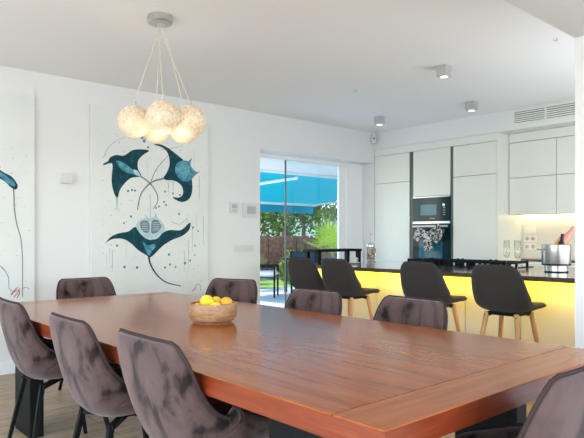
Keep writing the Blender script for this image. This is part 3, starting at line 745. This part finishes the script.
# ---------------------------------------------------------------- left wall fittings
t = thing('wall_lamp', 'small white cube wall lamp between the two paintings', 'wall lamp', (2.075, YW, 1.745))
obj('body', box(NB(), -.045, .042, -.075, 0, -.045, .045, bev=.002), 'plastic', t)
obj('reflector', box(NB(), -.035, .032, -.065, -.02, -.047, -.045), 'grey', t)
t = thing('thermostat', 'small white thermostat with grey display left of the glass door', 'thermostat', (4.012, YW, 1.54))
obj('housing', box(NB(), -.058, .058, -.02, 0, -.058, .058, bev=.004), 'plastic', t); obj('display', box(NB(), -.035, .035, -.022, -.02, -.01, .035), 'lcd', t)
obj('button_row', box(NB(), -.03, .03, -.0215, -.02, -.04, -.03), 'lcd', t)
t = thing('intercom_panel', 'wide white control panel with screen beside the glass door', 'control panel', (4.255, YW, 1.515))
obj('housing', box(NB(), -.115, .115, -.025, 0, -.082, .082, bev=.005), 'plastic', t); obj('display', box(NB(), -.065, .065, -.027, -.025, -.045, .045), 'lcd', t)
t = thing('light_switch', 'white triple switch plate on the wall below the thermostat', 'switch', (4.16, YW, 1.065))
obj('plate', box(NB(), -.145, .145, -.008, 0, -.036, .036, bev=.002), 'plastic', t)
for k in range(3): obj('rocker', box(NB(), -.095*1+.095*k-.032, -.095+.095*k+.032, -.012, -.008, -.026, .026, bev=.001), 'plastic', t)

# ---------------------------------------------------------------- paintings
YP = YW - .04
def wp(x, y):
    """a point of the painting plane"""
    t_ = (x-292)/588; dx, dy = F2[0]+t_*R2[0], F2[1]+t_*R2[1]; d = YP/dy
    return dx*d, HC - (y-237)/588*d
def smooth_closed(pts, n=6):
    out = []; N = len(pts)
    for i in range(N):
        p0, p1, p2, p3 = pts[i-1], pts[i], pts[(i+1) % N], pts[(i+2) % N]
        for k in range(n):
            f = k/n
            out.append(tuple(.5*((2*p1[c])+(-p0[c]+p2[c])*f+(2*p0[c]-5*p1[c]+4*p2[c]-p3[c])*f*f+(-p0[c]+3*p1[c]-3*p2[c]+p3[c])*f**3) for c in (0, 1)))
    return out
def patch(bm, pts, ox, oz, lay, mi, sm=True):
    P = smooth_closed(pts, 5) if sm else pts
    vs = []
    for (x, y) in P:
        X, Z = wp(x, y); vs.append(bm.verts.new((X-ox, -.0006*lay, Z-oz)))
    for q in tessellate_polygon([[v.co.copy() for v in vs]]):
        bm.faces.new([vs[i] for i in q]).material_index = mi
def stroke(bm, pts, w0, w1, ox, oz, lay, mi):
    P = [wp(*p) for p in pts]; n = len(P); L = []; R = []
    for i in range(n):
        a = P[max(i-1, 0)]; b = P[min(i+1, n-1)]; dx, dz = b[0]-a[0], b[1]-a[1]; l = math.hypot(dx, dz) or 1
        w_ = (w0+(w1-w0)*i/(n-1))/2; nx, nz = -dz/l*w_, dx/l*w_
        L.append(bm.verts.new((P[i][0]+nx-ox, -.0006*lay, P[i][1]+nz-oz))); R.append(bm.verts.new((P[i][0]-nx-ox, -.0006*lay, P[i][1]-nz-oz)))
    for i in range(n-1): bm.faces.new((L[i], L[i+1], R[i+1], R[i])).material_index = mi
def curve(pts, n=8):
    out = []; N = len(pts)
    for i in range(N-1):
        p0, p1, p2, p3 = pts[max(i-1, 0)], pts[i], pts[i+1], pts[min(i+2, N-1)]
        for k in range(n):
            f = k/n; out.append(tuple(.5*((2*p1[c])+(-p0[c]+p2[c])*f+(2*p0[c]-5*p1[c]+4*p2[c]-p3[c])*f*f+(-p0[c]+3*p1[c]-3*p2[c]+p3[c])*f**3) for c in (0, 1)))
    out.append(pts[-1]); return out
def dot(bm, x, y, r, ox, oz, lay, mi):
    X, Z = wp(x, y); vs = [bm.verts.new((X-ox+r*math.cos(a*PI/4), -.0006*lay, Z-oz+r*math.sin(a*PI/4))) for a in range(8)]
    bm.faces.new(vs).material_index = mi
M['ink4'] = mat('mid_blue_ink', (.10, .30, .40), .6, spec=.1, noise=(26, (.2, .42, .52), .4, .7))
INK = ['ink', 'ink2', 'ink3', 'inkline', 'inkpink', 'ink4']
ox, oz = 2.99, 1.53
x0, x1 = wp(91, 200)[0], wp(208.5, 200)[0]; z1 = wp(91, 103.7)[1]; z0 = .58
t = thing('canvas_painting', 'large canvas painting of three swimming manta rays in teal ink', 'painting', (ox, YP, oz))
obj('canvas', box(NB(), x0-ox, x1-ox, 0, .038, z0-oz, z1-oz, bev=.004), 'canvas', t)
a = (ox, oz)
bm = NB()   # upper left ray
patch(bm, [(103, 164), (108, 161), (110, 157.5), (116, 155), (124, 155.5), (133, 150), (144, 149.5), (149, 151), (143, 155), (138, 161), (138, 169), (141, 176), (131, 178), (124, 184), (119.5, 191), (117.5, 198), (114, 193), (111.5, 181), (112.5, 165), (109, 163.5), (104.5, 165)], *a, 2, 0)
patch(bm, [(116, 161), (124, 163), (133, 170), (139.5, 176), (131, 174), (122, 170)], *a, 3, 1)
patch(bm, [(133, 170), (137, 170.5), (140.5, 176), (135, 174.5)], *a, 4, 2)
stroke(bm, curve([(139, 175.5), (146, 180), (153, 187), (157.5, 196), (157, 203), (153, 209)]), .016, .008, *a, 3, 3)
stroke(bm, curve([(117, 195), (117.5, 205), (119, 214)]), .014, .004, *a, 2, 2)
obj('painted_ray', bm, INK, t)
bm = NB()   # upper right ray
patch(bm, [(154, 144.5), (160, 144.3), (168, 148), (176, 154), (184, 161), (190, 172), (192, 182), (192, 192), (189, 199), (183, 202), (177, 200.5), (172.5, 197), (179, 197.5), (183, 193.5), (181.5, 186), (175, 181), (166, 180), (163.5, 177.5), (167, 172), (169.5, 164), (168, 154), (163, 148)], *a, 2, 0)
patch(bm, [(177, 163), (183, 160.5), (188, 161), (191.5, 158.5), (190.5, 163.5), (192, 168), (196.5, 172), (199.5, 171.5), (195, 175.5), (189, 181), (181, 180), (176, 174), (175, 168)], *a, 3, 1)
patch(bm, [(178.5, 165), (184, 163), (189, 166), (189.5, 172), (185.5, 177.5), (179.5, 175.5)], *a, 4, 5)
stroke(bm, curve([(164, 178.5), (154, 181), (147, 186), (141, 194), (138.5, 203), (137.5, 210)]), .018, .010, *a, 3, 3)
obj('painted_ray', bm, INK, t)
bm = NB()   # lower ray seen from above
patch(bm, [(104.5, 244.5), (110, 237.5), (118, 233.5), (128, 231.5), (135, 227), (140, 230), (149, 238), (156, 239), (164, 232), (171, 230), (181, 230), (190, 222.5), (189, 230), (182, 236), (172, 240), (162, 246.5), (151, 257), (146, 255), (138, 250), (131, 243.5), (123, 239), (113, 239), (107, 242)], *a, 2, 0)
patch(bm, [(136, 227), (138.5, 221), (144, 218.5), (145, 214), (147.5, 217.5), (153, 217.5), (156, 213.5), (157.5, 218), (162, 222), (165, 230), (158.5, 236), (151, 240), (143, 236.5)], *a, 3, 2)
patch(bm, [(140.5, 222), (147.5, 221), (149.5, 227), (147.5, 233), (141.5, 230)], *a, 4, 3)
patch(bm, [(152, 221), (158, 220.5), (161, 227), (157.5, 232), (151.5, 233)], *a, 4, 3)
for k in range(5):
    stroke(bm, [(141.5, 222.8+k*1.8), (148, 223.3+k*1.8)], .006, .006, *a, 5, 2); stroke(bm, [(152.5, 223+k*1.8), (159.5, 222.5+k*1.8)], .006, .006, *a, 5, 2)
patch(bm, [(143, 243), (148, 245.5), (153, 244), (156, 246.5), (152, 251), (149, 256), (146, 251)], *a, 4, 1)
stroke(bm, curve([(148.5, 255), (150, 263), (154, 271), (160, 278), (168, 283), (181, 286)]), .022, .008, *a, 3, 0)
obj('painted_ray', bm, INK, t)
bm = NB(); r_ = random.Random(3)     # splashes, drips and swirls
for (x, y, r) in [(142, 137.5, .018), (146, 138, .018), (144, 141, .018), (148, 147.5, .012), (132, 190, .012), (135, 190.5, .012), (128, 191, .013), (165, 191.5, .012), (173, 193.5, .012), (180, 195, .012), (131, 216.5, .013), (124, 223, .010), (159, 206.5, .012), (166, 205, .012), (179, 214, .013), (117, 245.5, .013), (124.5, 267, .014), (137, 267.5, .014), (169, 254.5, .014), (165, 267.5, .013), (170, 264.5, .013), (175.5, 267, .011), (185, 263, .016), (190, 260.5, .012), (193, 227.5, .013), (195, 245.5, .012), (198, 231, .010), (194.5, 255, .009), (164, 202, .012), (156, 208, .010)]:
    dot(bm, x, y, r, *a, 1.5, 1)
for _ in range(230):
    dot(bm, r_.uniform(100, 204), r_.uniform(128, 284), r_.uniform(.0018, .0045), *a, 1, r_.choice((1, 3)))
for (x, y, h) in [(109.5, 248, 27), (112, 250, 22), (106.5, 254, 18), (116, 190, 22), (168, 182, 14), (161, 160, 26), (157, 165, 20), (173, 181, 12), (152, 262, 17), (188, 240, 33), (196, 214, 28), (192, 228, 24), (199, 176, 25), (139, 200, 13), (147, 160, 30), (194, 150, 20), (184, 250, 22), (126, 240, 22), (203, 216, 30), (150, 194, 34)]:
    stroke(bm, curve([(x, y), (x+.4, y+h*.5), (x+.1, y+h)], 4), .005, .002, *a, 1.2, r_.choice((1, 2, 3)))
stroke(bm, curve([(104, 157), (108, 148), (116, 141), (126, 137)]), .005, .002, *a, 1.2, 3)
stroke(bm, curve([(151, 181), (156, 170), (164, 160), (169, 155)]), .010, .004, *a, 1.2, 1)
stroke(bm, curve([(160, 150), (172, 148), (183, 146)]), .004, .002, *a, 1.2, 3)
stroke(bm, curve([(172, 222), (180, 224), (188, 217)]), .005, .002, *a, 1.2, 3)
for p in ([(193.5, 291), (196, 286), (198, 284), (200.5, 286.5), (200.5, 291)], [(192, 291.5), (195, 288), (196.5, 290)]): stroke(bm, curve(p, 4), .008, .005, *a, 1.5, 4)
obj('painted_splashes', bm, INK, t)['kind'] = 'stuff'
# left canvas
ox, oz = 1.45, 1.5
x1 = wp(35, 200)[0]; z1 = wp(35, 95.3)[1]
t = thing('canvas_painting', 'pale canvas at the left edge with a blue stroke and thin ink lines', 'painting', (ox, YP, oz)); a = (ox, oz)
obj('canvas', box(NB(), x1-ox-1.5, x1-ox, 0, .038, .58-oz, z1-oz, bev=.004), 'canvas', t)
bm = NB()
patch(bm, [(-22, 160), (-8, 165), (4, 172.5), (12, 177), (17.5, 185), (16, 189.5), (11, 187.5), (4, 181), (-8, 175), (-20, 170)], *a, 2, 0)
patch(bm, [(-4, 170), (5, 175), (13, 181), (15, 186), (10, 185), (2, 178.5)], *a, 3, 1)
stroke(bm, curve([(13.5, 188), (14, 196), (14.5, 210), (17, 225), (21, 240), (22.5, 262), (22.5, 297)]), .012, .007, *a, 2, 3)
stroke(bm, curve([(0, 266), (5, 271), (8.5, 278), (9, 288), (13, 292)]), .008, .004, *a, 2, 1)
stroke(bm, curve([(11, 295), (15, 290), (18, 287)]), .016, .006, *a, 2, 4); stroke(bm, curve([(14, 297), (18, 292), (20, 288)]), .010, .006, *a, 2, 4); stroke(bm, curve([(17, 298), (19.5, 293), (18.5, 290), (14, 292)]), .010, .006, *a, 2, 4)
stroke(bm, curve([(22, 289), (26, 287), (29, 289)]), .006, .003, *a, 2, 3)
for _ in range(60): dot(bm, r_.uniform(-20, 32), r_.uniform(140, 290), r_.uniform(.0015, .004), *a, 1, 3)
obj('painted_strokes', bm, INK, t)
